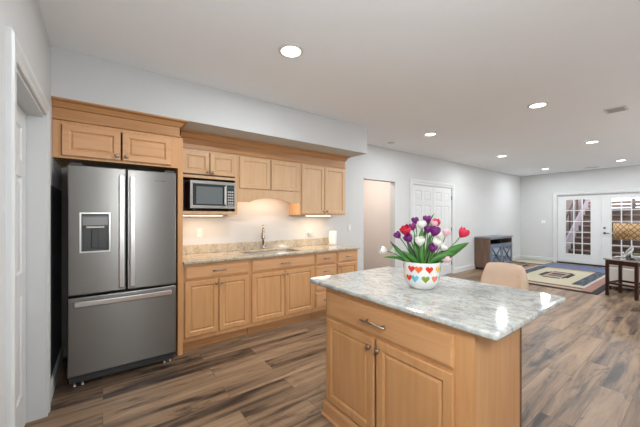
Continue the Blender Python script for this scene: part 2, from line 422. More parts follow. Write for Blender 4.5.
# door_1: left wall (opening y 1.762..2.498); leaf faces +x
W = .864
o = struct(obj('door_1', panel_leaf(W, 2.02, .035, six(W, 2.02)), M['door'], loc=(LX-.085, 1.826, .006), rotz=PI/2))
b = bmesh.new(); tube(b, [(.06, 0, .95), (.06, -.055, .95)], .012, 12); b2 = b
lathe(b2, [(0, -.03), (.02, -.026), (.028, -.01), (.028, .006), (.02, .02), (0, .024)], 16, .06, -.07)
obj('door_knob', b2, M['nickel'], o)
# closet double doors
for i, (x0, hx) in enumerate(((5.176, 5.176), (5.943, 6.70))):
    w = .761
    o = struct(obj('door_%d' % (i+2), panel_leaf(w, 2.02, .035, six(w, 2.02, .10, .09)), M['door'], loc=(x0, KY+.012, .008)))
    for z in (.25, 1.05, 1.80):
        hb = bmesh.new(); tube(hb, [((-.003 if i == 0 else w+.003), -.006, z-.045), ((-.003 if i == 0 else w+.003), -.006, z+.045)], .009, 8)
        obj('hinge', hb, M['bronze'], o)
    kb = bmesh.new(); lathe(kb, [(0, -.02), (.014, -.018), (.02, 0), (.014, .018), (0, .02)], 14, (w-.05 if i == 0 else .05), -.03)
    tube(kb, [((w-.05 if i == 0 else .05), 0, 0), ((w-.05 if i == 0 else .05), -.03, 0)], .007, 8)
    for v in kb.verts: v.co.z += .95
    obj('door_knob', kb, M['nickel'], o)

# French doors: each leaf = frame, muntins, glass
def french(name, y0, y1, g0, g1, hinge_left):
    b = bmesh.new()
    X0, X1 = FX+.075, FX+.118
    grid_slab(b, [y0, g0, g1, y1], [.035, .285, 1.855, 1.99], {(1, 1)}, lambda a, c, d, e: (X0, X1, a, c, d, e)); clean_inner(b)
    # glazing bead
    for (a, c, d, e) in ((g0-.02, g0, .265, 1.875), (g1, g1+.02, .265, 1.875), (g0, g1, .265, .285), (g0, g1, 1.855, 1.875)):
        box(b, X0-.008, X0, a, c, d, e)
    o = struct(obj(name, b, M['door']))
    m_ = bmesh.new()
    for k in (1, 2):
        y = g0+(g1-g0)*k/3; box(m_, X0-.003, X1+.003, y-.010, y+.010, .285, 1.855)
    for k in range(1, 5):
        z = .285+1.57*k/5; box(m_, X0-.002, X1+.002, g0, g1, z-.010, z+.010)
    obj('muntins', m_, M['door'], o)
    g = bmesh.new(); box(g, X0+.018, X0+.024, g0, g1, .285, 1.855); obj('glass_pane', g, M['glass'], o)
    return o
french('door_4', 1.848, 2.783, 2.05, 2.60, True)
rd = french('door_5', .908, 1.842, 1.08, 1.63, False)
hb = bmesh.new()
for z, r in ((1.056, .024), (.915, .026)):
    tube(hb, [(FX+.075, 1.765, z), (FX+.063, 1.765, z)], r, 16)
obj('lock_rose', hb, M['bronze'], rd)
hb = bmesh.new(); tube(hb, [(FX+.063, 1.765, .915), (FX+.02, 1.765, .915)], .008, 10); tube(hb, [(FX+.02, 1.772, .915), (FX+.018, 1.66, .915)], .009, 10)
tube(hb, [(FX+.063, 1.765, 1.056), (FX+.048, 1.765, 1.056)], .012, 10)
obj('door_handle', hb, M['bronze'], rd)
b = bmesh.new(); box(b, FX+.062, FX+.075, 1.832, 1.86, .035, 1.99); obj('astragal', b, M['door'], rd)

# ---------------------------------------------------------------- outside the French doors
b = bmesh.new(); box(b, FX+.16, 16.5, -1.5, 4.5, -.12, -.02); struct(obj('trim_8_patio_ground', b, M['concrete'])); bpy.data.objects['trim_8_patio_ground'].name = 'patio_ground'
b = bmesh.new(); box(b, FX+.16, 16, 2.96, 3.1, -.02, 3.6); o = obj('retaining_wall', b, M['pinkwall']); struct(o)
b = bmesh.new(); box(b, FX+.16, 16, .12, .26, -.02, 2.0); o = obj('retaining_wall', b, M['pinkwall']); struct(o)
st = thing('outdoor_staircase', 'weathered brown wooden staircase rising away outside the glazed double doors', 'staircase', (11.35, 2.79, -.02))
run, rise = .288, .182
tb = bmesh.new(); rb = bmesh.new()
for k in range(9):
    r_ = bmesh.new(); box(r_, k*run, k*run+.03, -2.45, -.04, k*rise, (k+1)*rise-.04); obj('riser', r_, M['riser'], st)
    t_ = bmesh.new(); box(t_, k*run-.03, (k+1)*run+.01, -2.45, -.04, (k+1)*rise-.04, (k+1)*rise); obj('tread', t_, M['tread'], st)
tb.free(); rb.free()
for y in (-.10, -2.50):
    s_ = bmesh.new(); prism(s_, [(-.12, -.0), (.10, 0), (9*run+.1, 8.2*rise), (9*run+.1, 11.2*rise), (-.12, .55)], 'Y', y, y+.05); obj('stringer', s_, M['stringer'], st)
h_ = bmesh.new(); tube(h_, [(0, .0, 1.05), (9*run, .0, 1.05+9*rise)], .028, 10)
for k in (0, 3, 6, 9): box(h_, k*run-.02, k*run+.02, -.02, .02, k*rise+.1, 1.05+k*rise)
obj('handrail', h_, M['riser'], st)
fe = thing('wooden_fence', 'low weathered board fence at the top of the outdoor stairs', 'fence', (14.3, 1.6, 1.55))
for k in range(3):
    f_ = bmesh.new(); box(f_, -.02, .02, -1.3, 1.3, .02+k*.12, .11+k*.12); obj('fence_board', f_, M['tread'], fe)
for y in (-1.2, 0, 1.2):
    f_ = bmesh.new(); box(f_, .02, .10, y-.04, y+.04, -1.57, .42); obj('fence_post', f_, M['tread'], fe)

# ---------------------------------------------------------------- ceiling lights
def lamp(parent, loc, power, size=.15, shape='DISK', col=LAMP_COL, sy=None, name='lamp_light'):
    l = bpy.data.lights.new(name, 'AREA'); l.energy = power; l.shape = shape; l.size = size
    if sy: l.size_y = sy
    l.color = col
    o = bpy.data.objects.new(name, l); C.objects.link(o); o.location = loc; o.parent = parent
    return o
def ceiling_light(loc, label):
    t = thing('recessed_ceiling_light', label, 'ceiling light', (loc[0], loc[1], CEIL), 0, 'recessed ceiling lights')
    b = bmesh.new(); lathe(b, [(.076, -.001), (.078, -.009), (.088, -.008), (.099, -.003), (.100, 0)], 32); obj('trim_ring', b, M['plastic'], t)
    b = bmesh.new(); lathe(b, [(0, -.0075), (.05, -.007), (.0765, -.0045)], 32); obj('lens', b, M['led'], t)
    lamp(t, (0, 0, -.012), LAMP_W)
    return t
cl = ceiling_light((1.196, 1.995), 'largest recessed ceiling light, nearest the camera and above the kitchen floor')
for x, y, lab in ((4.10, 1.23, 'second nearest recessed ceiling light, right of centre between island and ceiling vent'),
                  (4.17, 2.68, 'recessed ceiling light near the end of the soffit, above the white doorway'),
                  (6.91, 2.72, 'recessed ceiling light in front of the closet doors and media console'),
                  (6.88, 1.27, 'recessed ceiling light over the near edge of the patterned rug'),
                  (9.70, 2.74, 'farthest left recessed ceiling light, near the far corner of the room'),
                  (9.65, 1.28, 'farthest right recessed ceiling light, by the glazed double doors'),
                  ):
    dup(cl, (x, y, CEIL), lab)
pl = thing('globe_pendant_lamp', 'white globe pendant lamp hanging just above and behind the camera near the left wall', 'pendant lamp', (.36, -.30, CEIL), 0, 'globe pendant lamps behind the camera')  # globes added out of view to brighten the ceiling and island front
b = bmesh.new(); tube(b, [(0, 0, 0), (0, 0, -.78)], .006, 8); lathe(b, [(0, -.03), (.05, -.028), (.06, 0)], 20); obj('cord', b, M['bronze'], pl)
b = bmesh.new(); lathe(b, [(.17*math.sin(PI*k/12), -.95-.17*math.cos(PI*k/12)) for k in range(13)], 24); obj('globe', b, mat('opal_globe', (.9, .9, .9, 1), .4, emit=(.91, .96, 1, 1), estr=FILL_GLOBE_E*1.15), pl)
dup(pl, (5.4, -2.2, CEIL), 'white globe pendant lamp hanging behind the camera, middle of three')
dup(pl, (8.4, -2.2, CEIL), 'white globe pendant lamp hanging behind the camera near the far wall')
for ch in pl.children:      # the added fill globe nearest the camera glows less
    if ch.type == 'MESH' and ch.name.startswith('globe'):
        ch.data = ch.data.copy(); ch.data.materials[0] = mat('opal_globe_dim', (.9, .9, .9, 1), .4, emit=(.91, .96, 1, 1), estr=FILL_GLOBE_E*.85)
hl = thing('hall_ceiling_light', 'flush ceiling light inside the small hall', 'ceiling light', (4.1, 4.5, CEIL))
b = bmesh.new(); lathe(b, [(0, -.05), (.08, -.045), (.12, -.02), (.125, 0)], 24); obj('lens', b, M['led'], hl)
lamp(hl, (0, 0, -.06), 16, .2, col=(1, .90, .82))

# ceiling vents, smoke alarm
def ceiling_vent(loc, w, d, label, rz=0):
    t = thing('ceiling_vent', label, 'air vent', (loc[0], loc[1], CEIL), rz, 'ceiling vents')
    b = boxes((-w/2, w/2, -d/2, -d/2+.02, -.008, 0), (-w/2, w/2, d/2-.02, d/2, -.008, 0), (-w/2, -w/2+.02, -d/2+.02, d/2-.02, -.008, 0), (w/2-.02, w/2, -d/2+.02, d/2-.02, -.008, 0))
    obj('vent_frame', b, M['plastic'], t)
    b = boxes((-w/2+.02, w/2-.02, -d/2+.02, d/2-.02, -.002, 0)); obj('duct_backing', b, M['ventdark'], t)
    b = bmesh.new(); n = int((w-.04)/.018)
    for k in range(n):
        x = -w/2+.02+(k+.5)*(w-.04)/n; prism(b, [(x-.006, -.002), (x-.004, -.002), (x+.005, -.008), (x+.003, -.008)], 'Y', -d/2+.02, d/2-.02)
    obj('louvers', b, M['vent'], t)
ceiling_vent((5.04, .71), .22, .19, 'larger grey louvered air vent in the ceiling at the right edge')
ceiling_vent((10.42, 1.93), .16, .30, 'small thin air vent in the ceiling near the far wall')
t = thing('smoke_alarm', 'round white smoke alarm on the ceiling beside the soffit end', 'smoke alarm', (4.05, 3.36, CEIL))
b = bmesh.new(); lathe(b, [(0, -.028), (.045, -.028), (.06, -.022), (.066, -.008), (.066, 0)], 28); obj('alarm_body', b, M['plastic'], t)
b = bmesh.new(); lathe(b, [(.047, -.0285), (.055, -.0255), (.055, -.022), (.045, -.024)], 28); obj('alarm_grille', b, M['vent'], t)

# ---------------------------------------------------------------- cabinet parts
def rect_loft(rings):
    """rings of (x0,x1,z0,z1,y) lofted; first is the back"""
    b = bmesh.new(); R = []
    for x0, x1, z0, z1, y in rings: R.append([b.verts.new((x0, y, z0)), b.verts.new((x1, y, z0)), b.verts.new((x1, y, z1)), b.verts.new((x0, y, z1))])
    for p, q in zip(R, R[1:]):
        for k in range(4): b.faces.new((p[k], p[(k+1) % 4], q[(k+1) % 4], q[k]))
    b.faces.new(R[0]); b.faces.new(R[-1]); return b
def cab_door(parent, x0, x1, z0, z1, m, style='raised', knob=None, name='door', fr=.050):
    w, h = x1-x0, z1-z0
    prof = [(0, 0), (0, -.014), (.005, -.019), (fr-.004, -.019), (fr+.002, -.014), (fr+.005, -.009)]
    if style == 'raised': prof += [(fr+.009, -.0075), (fr+.022, -.0145)]
    elif style == 'slab': prof = [(0, 0), (0, -.010), (.011, -.0125), (.014, -.019)]
    else: prof += [(fr+.010, -.008)]
    rings = [(a, w-a, a, h-a, y) for a, y in prof]
    d = obj(name, rect_loft(rings), m, parent, (x0, 0, z0))
    if knob:
        kx, kz = knob
        b = bmesh.new()
        pr = [(.006, 0), (.006, .012), (.009, .015), (.0155, .019), (.0165, .024), (.012, .029), (0, .031)]
        lathe(b, pr, 16)
        bmesh.ops.rotate(b, verts=b.verts, cent=(0, 0, 0), matrix=Matrix.Rotation(PI/2, 3, 'X'))
        obj('knob', b, M['nickel'], d, (kx-x0, -.019, kz-z0))
    return d
def drawer(parent, x0, x1, z0, z1, m, pull=.11, name='drawer'):
    d = cab_door(parent, x0, x1, z0, z1, m, 'slab', name=name)
    if pull:
        w, h = x1-x0, z1-z0
        b = bmesh.new(); tube(b, [(-pull/2-.015, -.03, 0), (pull/2+.015, -.03, 0)], .006, 10)
        for s in (-1, 1): tube(b, [(s*pull/2*.8, 0, 0), (s*pull/2*.8, -.03, 0)], .0045, 8)
        obj('pull_handle', b, M['nickel'], d, (w/2, -.019, h/2))
    return d
def carcass(parent, w, depth, z0, z1, stiles, rails, m, name='body', back=True, bottom=True, top=True):
    """open box behind a face frame; front of the frame at y=0; stiles/rails lists of (a0,a1) ; rails may be (z0,z1,x0,x1)"""
    b = bmesh.new(); t = .018
    box(b, 0, t, .019, depth, z0, z1); box(b, w-t, w, .019, depth, z0, z1)
    if bottom: box(b, t, w-t, .019, depth-.008, z0+.012, z0+.03)
    if top: box(b, t, w-t, .019, depth-.008, z1-t, z1)
    if back: box(b, t, w-t, depth-.008, depth, z0, z1)
    for a, c in stiles: box(b, a, c, 0, .019, z0, z1)
    for r in rails:
        x0, x1 = (r[2], r[3]) if len(r) == 4 else (stiles[0][1], stiles[-1][0])
        box(b, x0, x1, .0002, .019, r[0], r[1])
    return obj(name, b, m, parent)

# ---- base cabinets (face frame plane y=3.135, door faces 3.116)
BF = 3.135; DEP = KY-BF-.002
def base_cab(x0, x1, label, layout):
    t = thing('base_cabinet', label, 'cabinet', (x0, BF, 0), 0, 'base cabinets along the kitchen wall')
    w = x1-x0
    rails = [(.105, .15), (.862, .884), (.708, .73)]
    if layout == 'drawers': rails += [(.53, .548), (.355, .373)]
    carcass(t, w, DEP, .105, .884, [(0, .025), (w-.025, w)], rails, M['maple'], top=False)
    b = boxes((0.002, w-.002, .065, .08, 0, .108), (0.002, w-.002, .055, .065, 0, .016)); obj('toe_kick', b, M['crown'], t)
    g = .017
    if layout == 'pair':
        drawer(t, g, w-g, .727, .866, M['maple_h'])
        c = w/2
        cab_door(t, g, c-.004, .152, .706, M['maple'], knob=(c-.03, .665)); cab_door(t, c+.004, w-g, .152, .706, M['maple'], knob=(c+.03, .665))
    elif layout == 'drawers':
        for z0, z1 in ((.727, .866), (.553, .704), (.378, .53), (.152, .352)): drawer(t, g, w-g, z0, z1, M['maple_h'], .09)
    else:
        drawer(t, g, w-g, .727, .866, M['maple_h'], .09)
        cab_door(t, g, w-g, .152, .706, M['maple'], knob=(g+.03, .665))
    return t
base_cab(.634, 1.337, 'maple base cabinet with two doors and a drawer beside the refrigerator panel', 'pair')
base_cab(1.339, 2.230, 'widest maple base cabinet, two doors and wide false drawer below the sink', 'pair')
base_cab(2.232, 2.611, 'narrow maple base cabinet with a stack of four drawers', 'drawers')
base_cab(2.613, 3.02, 'end maple base cabinet with one drawer above one door', 'single')

# ---- countertop with sink cut-out, backsplash
b = bmesh.new()
grid_slab(b, [.634, 1.38, 2.12, 3.032], [3.089, 3.225, 3.625, KY-.001], {(1, 1)}, lambda a, c, d, e: (a, c, d, e, .885, .915)); clean_inner(b)
tag(obj('granite_countertop', b, M['granite_warm'], bevel=.008, seg=3), 'long light granite countertop with a sink cut-out along the kitchen wall', 'countertop')
b = bmesh.new(); box(b, .636, 2.985, KY-.024, KY-.001, .9155, 1.02)
tag(obj('granite_backsplash', b, M['granite_warm'], bevel=.003), 'low speckled granite backsplash strip on the wall behind the long countertop', 'backsplash')
# sink
t = thing('kitchen_sink', 'stainless steel undermount sink set into the long countertop', 'sink', (1.75, 3.425, .915))
b = bmesh.new()
lo = [(-.40, .40, -.23, .23, -.0305), (-.372, .372, -.202, .202, -.0305), (-.365, .365, -.195, .195, -.05), (-.355, .355, -.185, .185, -.20), (-.33, .33, -.16, .16, -.215)]
R = [[b.verts.new(p) for p in ((x0, y0, z), (x1, y0, z), (x1, y1, z), (x0, y1, z))] for x0, x1, y0, y1, z in lo]
for p, q in zip(R, R[1:]):
    for k in range(4): b.faces.new((p[k], p[(k+1) % 4], q[(k+1) % 4], q[k]))
b.faces.new(R[-1]); obj('basin', b, M['steel_light'], t)
b = bmesh.new(); lathe(b, [(.045, -.213), (.04, -.210), (.02, -.213), (0, -.213)], 20); obj('drain', b, M['chrome'], t)
# faucet: spout swung towards the room
t = thing('kitchen_faucet', 'tall chrome pull-down faucet behind the sink', 'faucet', (1.755, 3.665, .915))
b = bmesh.new(); lathe(b, [(.027, 0), (.027, .006), (.02, .012), (.017, .03), (.0155, .06)], 20)
dx, dy = -.42, -.90
pts = [(0, 0, .02), (0, 0, .14), (0, 0, .24)] + [(dx*.075*(1-math.cos(a)), dy*.075*(1-math.cos(a)), .25+.075*math.sin(a)) for a in [k*PI/10 for k in range(11)]]
pts += [(dx*.152, dy*.152, .235)]
tube(b, pts, .0135, 12); obj('spout', b, M['chrome'], t)
b = bmesh.new(); tube(b, [(dx*.152, dy*.152, .245), (dx*.154, dy*.154, .20), (dx*.158, dy*.158, .165), (dx*.158, dy*.158, .155)], [.017, .021, .026, .024], 16); obj('spray_head', b, M['chrome'], t)
b = bmesh.new(); tube(b, [(.014, 0, .05), (.035, 0, .052)], .011, 12); tube(b, [(.035, 0, .052), (.06, -.02, .060), (.095, -.035, .062)], [.008, .006, .005], 10); obj('lever_handle', b, M['chrome'], t)

# ---- paper towel roll on the counter end
t = thing('paper_towel_holder', 'white paper towel roll standing on the right end of the long countertop', 'paper towels', (2.925, 3.60, .915))
b = bmesh.new(); lathe(b, [(0, 0), (.070, 0), (.070, .008), (.01, .012), (.006, .225), (.012, .23), (0, .236)], 24); obj('stand', b, M['plastic'], t)
b = bmesh.new(); lathe(b, [(.02, .014), (.060, .014), (.061, .02), (.061, .212), (.059, .217), (.02, .217), (.02, .014)], 28); obj('paper_roll', b, M['paper'], t)
t = thing('bottle_stopper', 'tiny dark knob-shaped object lying on the right end of the long countertop', 'stopper', (3.01, 3.66, .915))
b = bmesh.new(); lathe(b, [(0, 0), (.022, 0), (.024, .006), (.012, .012), (.009, .022), (.014, .028), (.012, .036), (0, .038)], 16); obj('stopper_body', b, M['bronze'], t)

# ---- outlets and switches
def wall_plate(name, label, cat, loc, rz, w=.075, h=.115, kind='outlet', group=None, plug=False):
    t = thing(name, label, cat, loc, rz, group)
    obj('cover_plate', boxes((-w/2, w/2, -.006, 0, -h/2, h/2)), M['plastic'], t, bevel=.002)
    if kind == 'outlet':
        for z in (-.024, .024):
            b = bmesh.new(); box(b, -.016, .016, -.008, -.006, z-.014, z+.014); s = obj('socket', b, M['paper'], t)
            b = boxes((-.008, -.005, -.0085, -.008, z-.005, z+.006), (.005, .008, -.0085, -.008, z-.005, z+.006)); obj('slot', b, M['grille'], s)
    else:
        n = 2 if w > .1 else 1
        for k in range(n):
            cx = 0 if n == 1 else (-.023+.046*k)
            obj('rocker', boxes((cx-.016, cx+.016, -.010, -.006, -.033, .033)), M['paper'], t, bevel=.001)
    if plug:
        b = bmesh.new(); box(b, -.03, .05, -.035, -.0085, -.03, .012); obj('plug_adapter', b, M['vent'], t, bevel=.004)
    return t
wall_plate('wall_outlet', 'white outlet on the backsplash wall below the microwave', 'outlet', (.94, KY, 1.16), 0)
wall_plate('wall_outlet', 'white outlet with a grey plug on the wall right of the faucet', 'outlet', (2.56, KY, 1.11), 0, w=.12, plug=True)
wall_plate('light_switch', 'white light switch on the wall between the upper cabinets and the doorway', 'light switch', (3.40, KY, 1.17), 0, kind='switch')
wall_plate('light_switch', 'white double light switch on the far wall beside the glazed double doors', 'light switch', (FX, 3.12, 1.21), -PI/2, w=.12, kind='switch')

# ---- refrigerator surround: tall end panel and cabinet above
b = bmesh.new(); box(b, .586, .632, 3.115, KY-.002, 0, 2.13)
tag(obj('refrigerator_end_panel', b, M['maple'], bevel=.002), 'tall narrow maple end panel right of the refrigerator', 'panel')
FF = 3.10
t = thing('refrigerator_cabinet', 'maple cabinet with two short doors above the refrigerator', 'cabinet', (LX+.002, FF, 1.828))
w = .585-LX-.003
carcass(t, w, KY-FF-.003, 0, .30, [(0, .05), (w-.06, w)], [(0, .02), (.265, .30)], M['maple'])
cab_door(t, .055, .443, .020, .272, M['maple_h'], 'raised', knob=(.415, .055)); cab_door(t, .455, w-.060, .020, .272, M['maple_h'], 'raised', knob=(.483, .055))
# crowns (continuous mouldings)
def crown(name, label, x0, x1, yf, z0, zb, zt, proj, cat='crown moulding', ret=None, yb=None):
    """flat frieze from z0 to zb, bead at z0, crown from zb to zt; profile along x, mitred return at x1"""
    prof = [(0, z0), (.008, z0), (.008, z0+.014), (0, z0+.018), (0, zb), (.012, zb+.004), (.018, zb+.016), (proj*.55, zt-.022), (proj*.9, zt-.016), (proj, zt-.010), (proj, zt), (-.019, zt), (-.019, z0)]
    b = bmesh.new(); yb = yb or KY-.002
    A = [b.verts.new((x0, yf-p, z)) for p, z in prof]
    B = [b.verts.new((x1+p, yf-p, z)) for p, z in prof]
    D = [b.verts.new((x1+p, yb, z)) for p, z in prof]
    n = len(prof)
    for P, Q in ((A, B), (B, D)):
        for i in range(n): b.faces.new((P[i], P[(i+1) % n], Q[(i+1) % n], Q[i]))
    b.faces.new(A); b.faces.new(D)
    return tag(obj(name, b, M['crown']), label, cat)
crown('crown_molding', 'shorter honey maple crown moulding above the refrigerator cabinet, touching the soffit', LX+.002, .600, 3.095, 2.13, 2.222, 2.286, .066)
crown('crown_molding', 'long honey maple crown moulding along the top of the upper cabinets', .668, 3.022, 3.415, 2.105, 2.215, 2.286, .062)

# ---- refrigerator (door fronts y=2.99)
t = thing('refrigerator', 'stainless steel French-door refrigerator with an ice and water dispenser', 'refrigerator', (.163, 2.99, 0))
X0, X1 = -.385, .385
b = boxes((X0+.005, X1-.005, .075, .70, .035, 1.74)); obj('cabinet_body', b, M['grille'], t, bevel=.004)
SH = bmesh.new()
def fdoor(name, x0, x1, z0, z1, hole=None):
    b = bmesh.new()
    if hole:
        hx0, hx1, hz0, hz1 = hole
        grid_slab(b, [x0, hx0, hx1, x1], [z0, hz0, hz1, z1], {(1, 1)}, lambda a, c, d, e: (a, c, 0, .07, d, e)); clean_inner(b)
    else: box(b, x0, x1, 0, .07, z0, z1)
    return obj(name, b, M['steel'], t, bevel=.008, seg=3)
fl = fdoor('door', X0, -.004, .735, 1.765, (-.305, -.118, 1.075, 1.385))
frr = fdoor('door', .004, X1, .735, 1.765)
fb = fdoor('freezer_drawer', X0, X1, .095, .718)
# dispenser
d = obj('dispenser', boxes((-.30, -.123, .045, .065, 1.08, 1.38), (-.30, -.295, .004, .045, 1.08, 1.38), (-.128, -.123, .004, .045, 1.08, 1.38), (-.295, -.128, .004, .045, 1.08, 1.095), (-.295, -.128, .004, .045, 1.36, 1.38)), M['dispgrey'], t)
bz = boxes((-.312, -.111, -.003, .004, 1.068, 1.080), (-.312, -.111, -.003, .004, 1.380, 1.392), (-.312, -.300, -.003, .004, 1.080, 1.380), (-.123, -.111, -.003, .004, 1.080, 1.380))
obj('bezel', bz, M['handle'], d, bevel=.002)
obj('control_panel', boxes((-.295, -.128, .018, .044, 1.285, 1.36)), mat('dispenser_panel', (.19, .185, .175, 1), .35, .5), d, bevel=.002)
obj('ice_chute', boxes((-.27, -.153, .0, .02, 1.265, 1.28)), M['steel_light'], d, bevel=.002)
obj('paddle', boxes((-.238, -.190, .028, .044, 1.105, 1.25)), M['grille'], d, bevel=.004)
def bar(parent, x, z0, z1):
    b = bmesh.new(); box(b, x-.017, x+.017, -.058, -.042, z0, z1); box(b, x-.012, x+.012, -.042, 0, z0+.02, z0+.05); box(b, x-.012, x+.012, -.042, 0, z1-.05, z1-.02)
    return obj('handle', b, M['handle'], parent, bevel=.005)
bar(fl, -.036, .77, 1.70); bar(frr, .040, .77, 1.70)
b = bmesh.new()
for i in range(16):
    pass
xs_ = [X0+.045+(X1-X0-.09)*k/16 for k in range(17)]
bow = lambda x: -.042-.018*(1-(x/.34)**2)
zc = .672
Vt = [[b.verts.new((x, bow(x)+dy_, zc+dz_)) for dy_, dz_ in ((-.008, -.020), (.008, -.020), (.008, .020), (-.008, .020))] for x in xs_]
for p, q in zip(Vt, Vt[1:]):
    for k in range(4): b.faces.new((p[k], p[(k+1) % 4], q[(k+1) % 4], q[k]))
b.faces.new(Vt[0]); b.faces.new(Vt[-1])
for s in (-1, 1): box(b, s*.325-.02, s*.325+.02, -.042, 0, zc-.012, zc+.012)
obj('handle', b, M['handle'], fb, bevel=.004)
obj('logo_badge', boxes((.215, .232, -.0008, 0, 1.677, 1.684), (.236, .262, -.0008, 0, 1.678, 1.683), (.266, .295, -.0008, 0, 1.677, 1.684)), M['dispgrey'], frr)
obj('base_grille', boxes((X0+.01, X1-.01, .03, .10, .035, .088), (X0+.01, X1-.01, .022, .03, .05, .058), (X0+.01, X1-.01, .022, .03, .07, .078)), M['grille'], t)
for x in (X0+.04, X0+.09, X1-.04, X1-.09):
    b = bmesh.new(); lathe(b, [(0, 0), (.010, 0), (.010, .010), (.005, .012), (.005, .04), (0, .04)], 12, x, .055); obj('foot', b, M['vent'], t)
for x in (X0+.05, X1-.05): obj('hinge_cap', boxes((x-.04, x+.04, .02, .14, 1.766, 1.785)), M['grille'], t, bevel=.004)

b = bmesh.new(); box(b, LX+.0005, LX+.004, 2.797, KY-.03, .135, 1.60)  # thin dark sheet over the left wall beside the refrigerator
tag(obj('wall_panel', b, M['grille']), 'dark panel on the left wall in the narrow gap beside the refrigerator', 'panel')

# ---- upper cabinets (frame plane y=3.42; door faces 3.401)
UF = 3.42; UD = KY-UF-.002; 
# microwave cabinet
t = thing('upper_cabinet', 'maple upper cabinet with two small doors above an open microwave niche', 'cabinet', (.668, UF, 1.385), 0, 'upper cabinets')
w = .632
carcass(t, w, UD, 0, .72, [(0, .028), (w-.03, w)], [(0, .035), (.405, .435), (.698, .72)], M['uppers'])
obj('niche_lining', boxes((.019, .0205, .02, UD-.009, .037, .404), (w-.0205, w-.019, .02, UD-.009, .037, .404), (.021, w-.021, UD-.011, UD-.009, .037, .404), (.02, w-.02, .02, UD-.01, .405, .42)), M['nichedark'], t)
obj('shelf', boxes((.02, w-.02, .02, UD-.012, .031, .036)), M['crown'], t)
cab_door(t, .014, .302, .447, .697, M['uppers'], knob=(.278, .475), fr=.048); cab_door(t, .310, .602, .447, .697, M['uppers'], knob=(.334, .475), fr=.048)
# middle cabinet with arched valance
t = thing('upper_cabinet', 'shorter maple upper cabinet above the sink with an arched valance below its doors', 'cabinet', (1.302, UF, 1.69), 0, 'upper cabinets')
w = .896
carcass(t, w, UD, 0, .415, [(0, .025), (w-.025, w)], [(0, .02), (.393, .415)], M['uppers'])
cab_door(t, .02, .434, .014, .400, M['uppers'], 'flat'); cab_door(t, .446, w-.022, .014, .400, M['uppers'], 'flat')
poly = [(0, .0), (0, -.150), (.16, -.150)] + [(.16+.576*k/16, -.150+.062*math.sin(PI*k/16)**.8) for k in range(1, 16)] + [(.736, -.150), (w, -.150), (w, 0)]
b = bmesh.new(); prism(b, poly, 'Y', 0, .019); obj('valance', b, M['uppers'], t)
# right cabinet
t = thing('upper_cabinet', 'tall maple upper cabinet with two doors at the right end of the row', 'cabinet', (2.200, UF, 1.385), 0, 'upper cabinets')
w = .83
carcass(t, w, UD, 0, .72, [(0, .025), (w-.025, w)], [(0, .02), (.698, .72)], M['uppers'])
cab_door(t, .018, .412, .014, .705, M['uppers'], 'flat', knob=(.385, .05)); cab_door(t, .420, w-.018, .014, .705, M['uppers'], 'flat', knob=(.448, .05))
# under-cabinet light bars
for x0, x1, z, lab, p in ((.70, 1.15, 1.385, 'warm light bar under the microwave cabinet', 1.5), (2.34, 2.80, 1.385, 'warm light bar under the right-hand upper cabinet', 1.9), (1.42, 2.08, 1.69, 'warm light bar hidden behind the arched valance above the sink', 2.3)):
    t = thing('under_cabinet_light', lab, 'light bar', ((x0+x1)/2, 3.50, z), 0, 'under-cabinet lights')
    h = (x1-x0)/2
    obj('housing', boxes((-h, h, -.02, .02, -.014, -.0003)), M['plastic'], t)
    obj('diffuser', boxes((-h+.01, h-.01, -.014, .014, -.018, -.014)), M['ledwarm'], t)
    lamp(t, (0, 0, -.021), p, 2*h-.03, 'RECTANGLE', (1, .74, .50), .024)

# ---- microwave
t = thing('microwave_oven', 'stainless steel microwave oven in the open niche', 'microwave', (1.015, 3.40, 1.4215))
mw = .252
obj('microwave_body', boxes((-mw+.004, mw-.004, .018, .29, .034, .335)), M['grille'], t, bevel=.003)
obj('front_frame', boxes((-mw, mw, 0, .018, .030, .062), (-mw, mw, 0, .018, .305, .340), (-mw, -mw+.028, 0, .018, .062, .305), (mw-.115, mw-.098, 0, .018, .062, .305), (mw-.012, mw, 0, .018, .062, .305)), M['steel_light'], t, bevel=.002)
dd = obj('door_window', boxes((-mw+.028, mw-.115, .002, .018, .062, .305)), M['glassblack'], t)
obj('window_screen', boxes((-mw+.065, mw-.150, -.0005, .002, .080, .275)), mat('screen_mesh', (.13, .15, .155, 1), .35), dd)
obj('handle', boxes((mw-.135, mw-.117, -.024, -.012, .078, .285), (mw-.131, mw-.121, -.012, 0, .08, .095), (mw-.131, mw-.121, -.012, 0, .26, .275)), M['handle'], t, bevel=.003)
cp = obj('control_panel', boxes((mw-.098, mw-.012, .002, .018, .062, .305)), M['glassblack'], t)
obj('display', boxes((mw-.09, mw-.02, -.0005, .002, .262, .292)), mat('display_glass', (.05, .09, .09, 1), .2), cp)
b = bmesh.new()
for i in range(3):
    for j in range(5): box(b, mw-.088+i*.024, mw-.070+i*.024, -.001, .002, .09+j*.032, .108+j*.032)
obj('keypad', b, M['vent'], cp)
obj('open_button', boxes((mw-.088, mw-.022, -.001, .002, .068, .082)), M['steel_light'], cp)
for x in (-.2, .2): obj('foot', boxes((x-.015, x+.015, .03, .06, 0, .034)), M['black'], t)

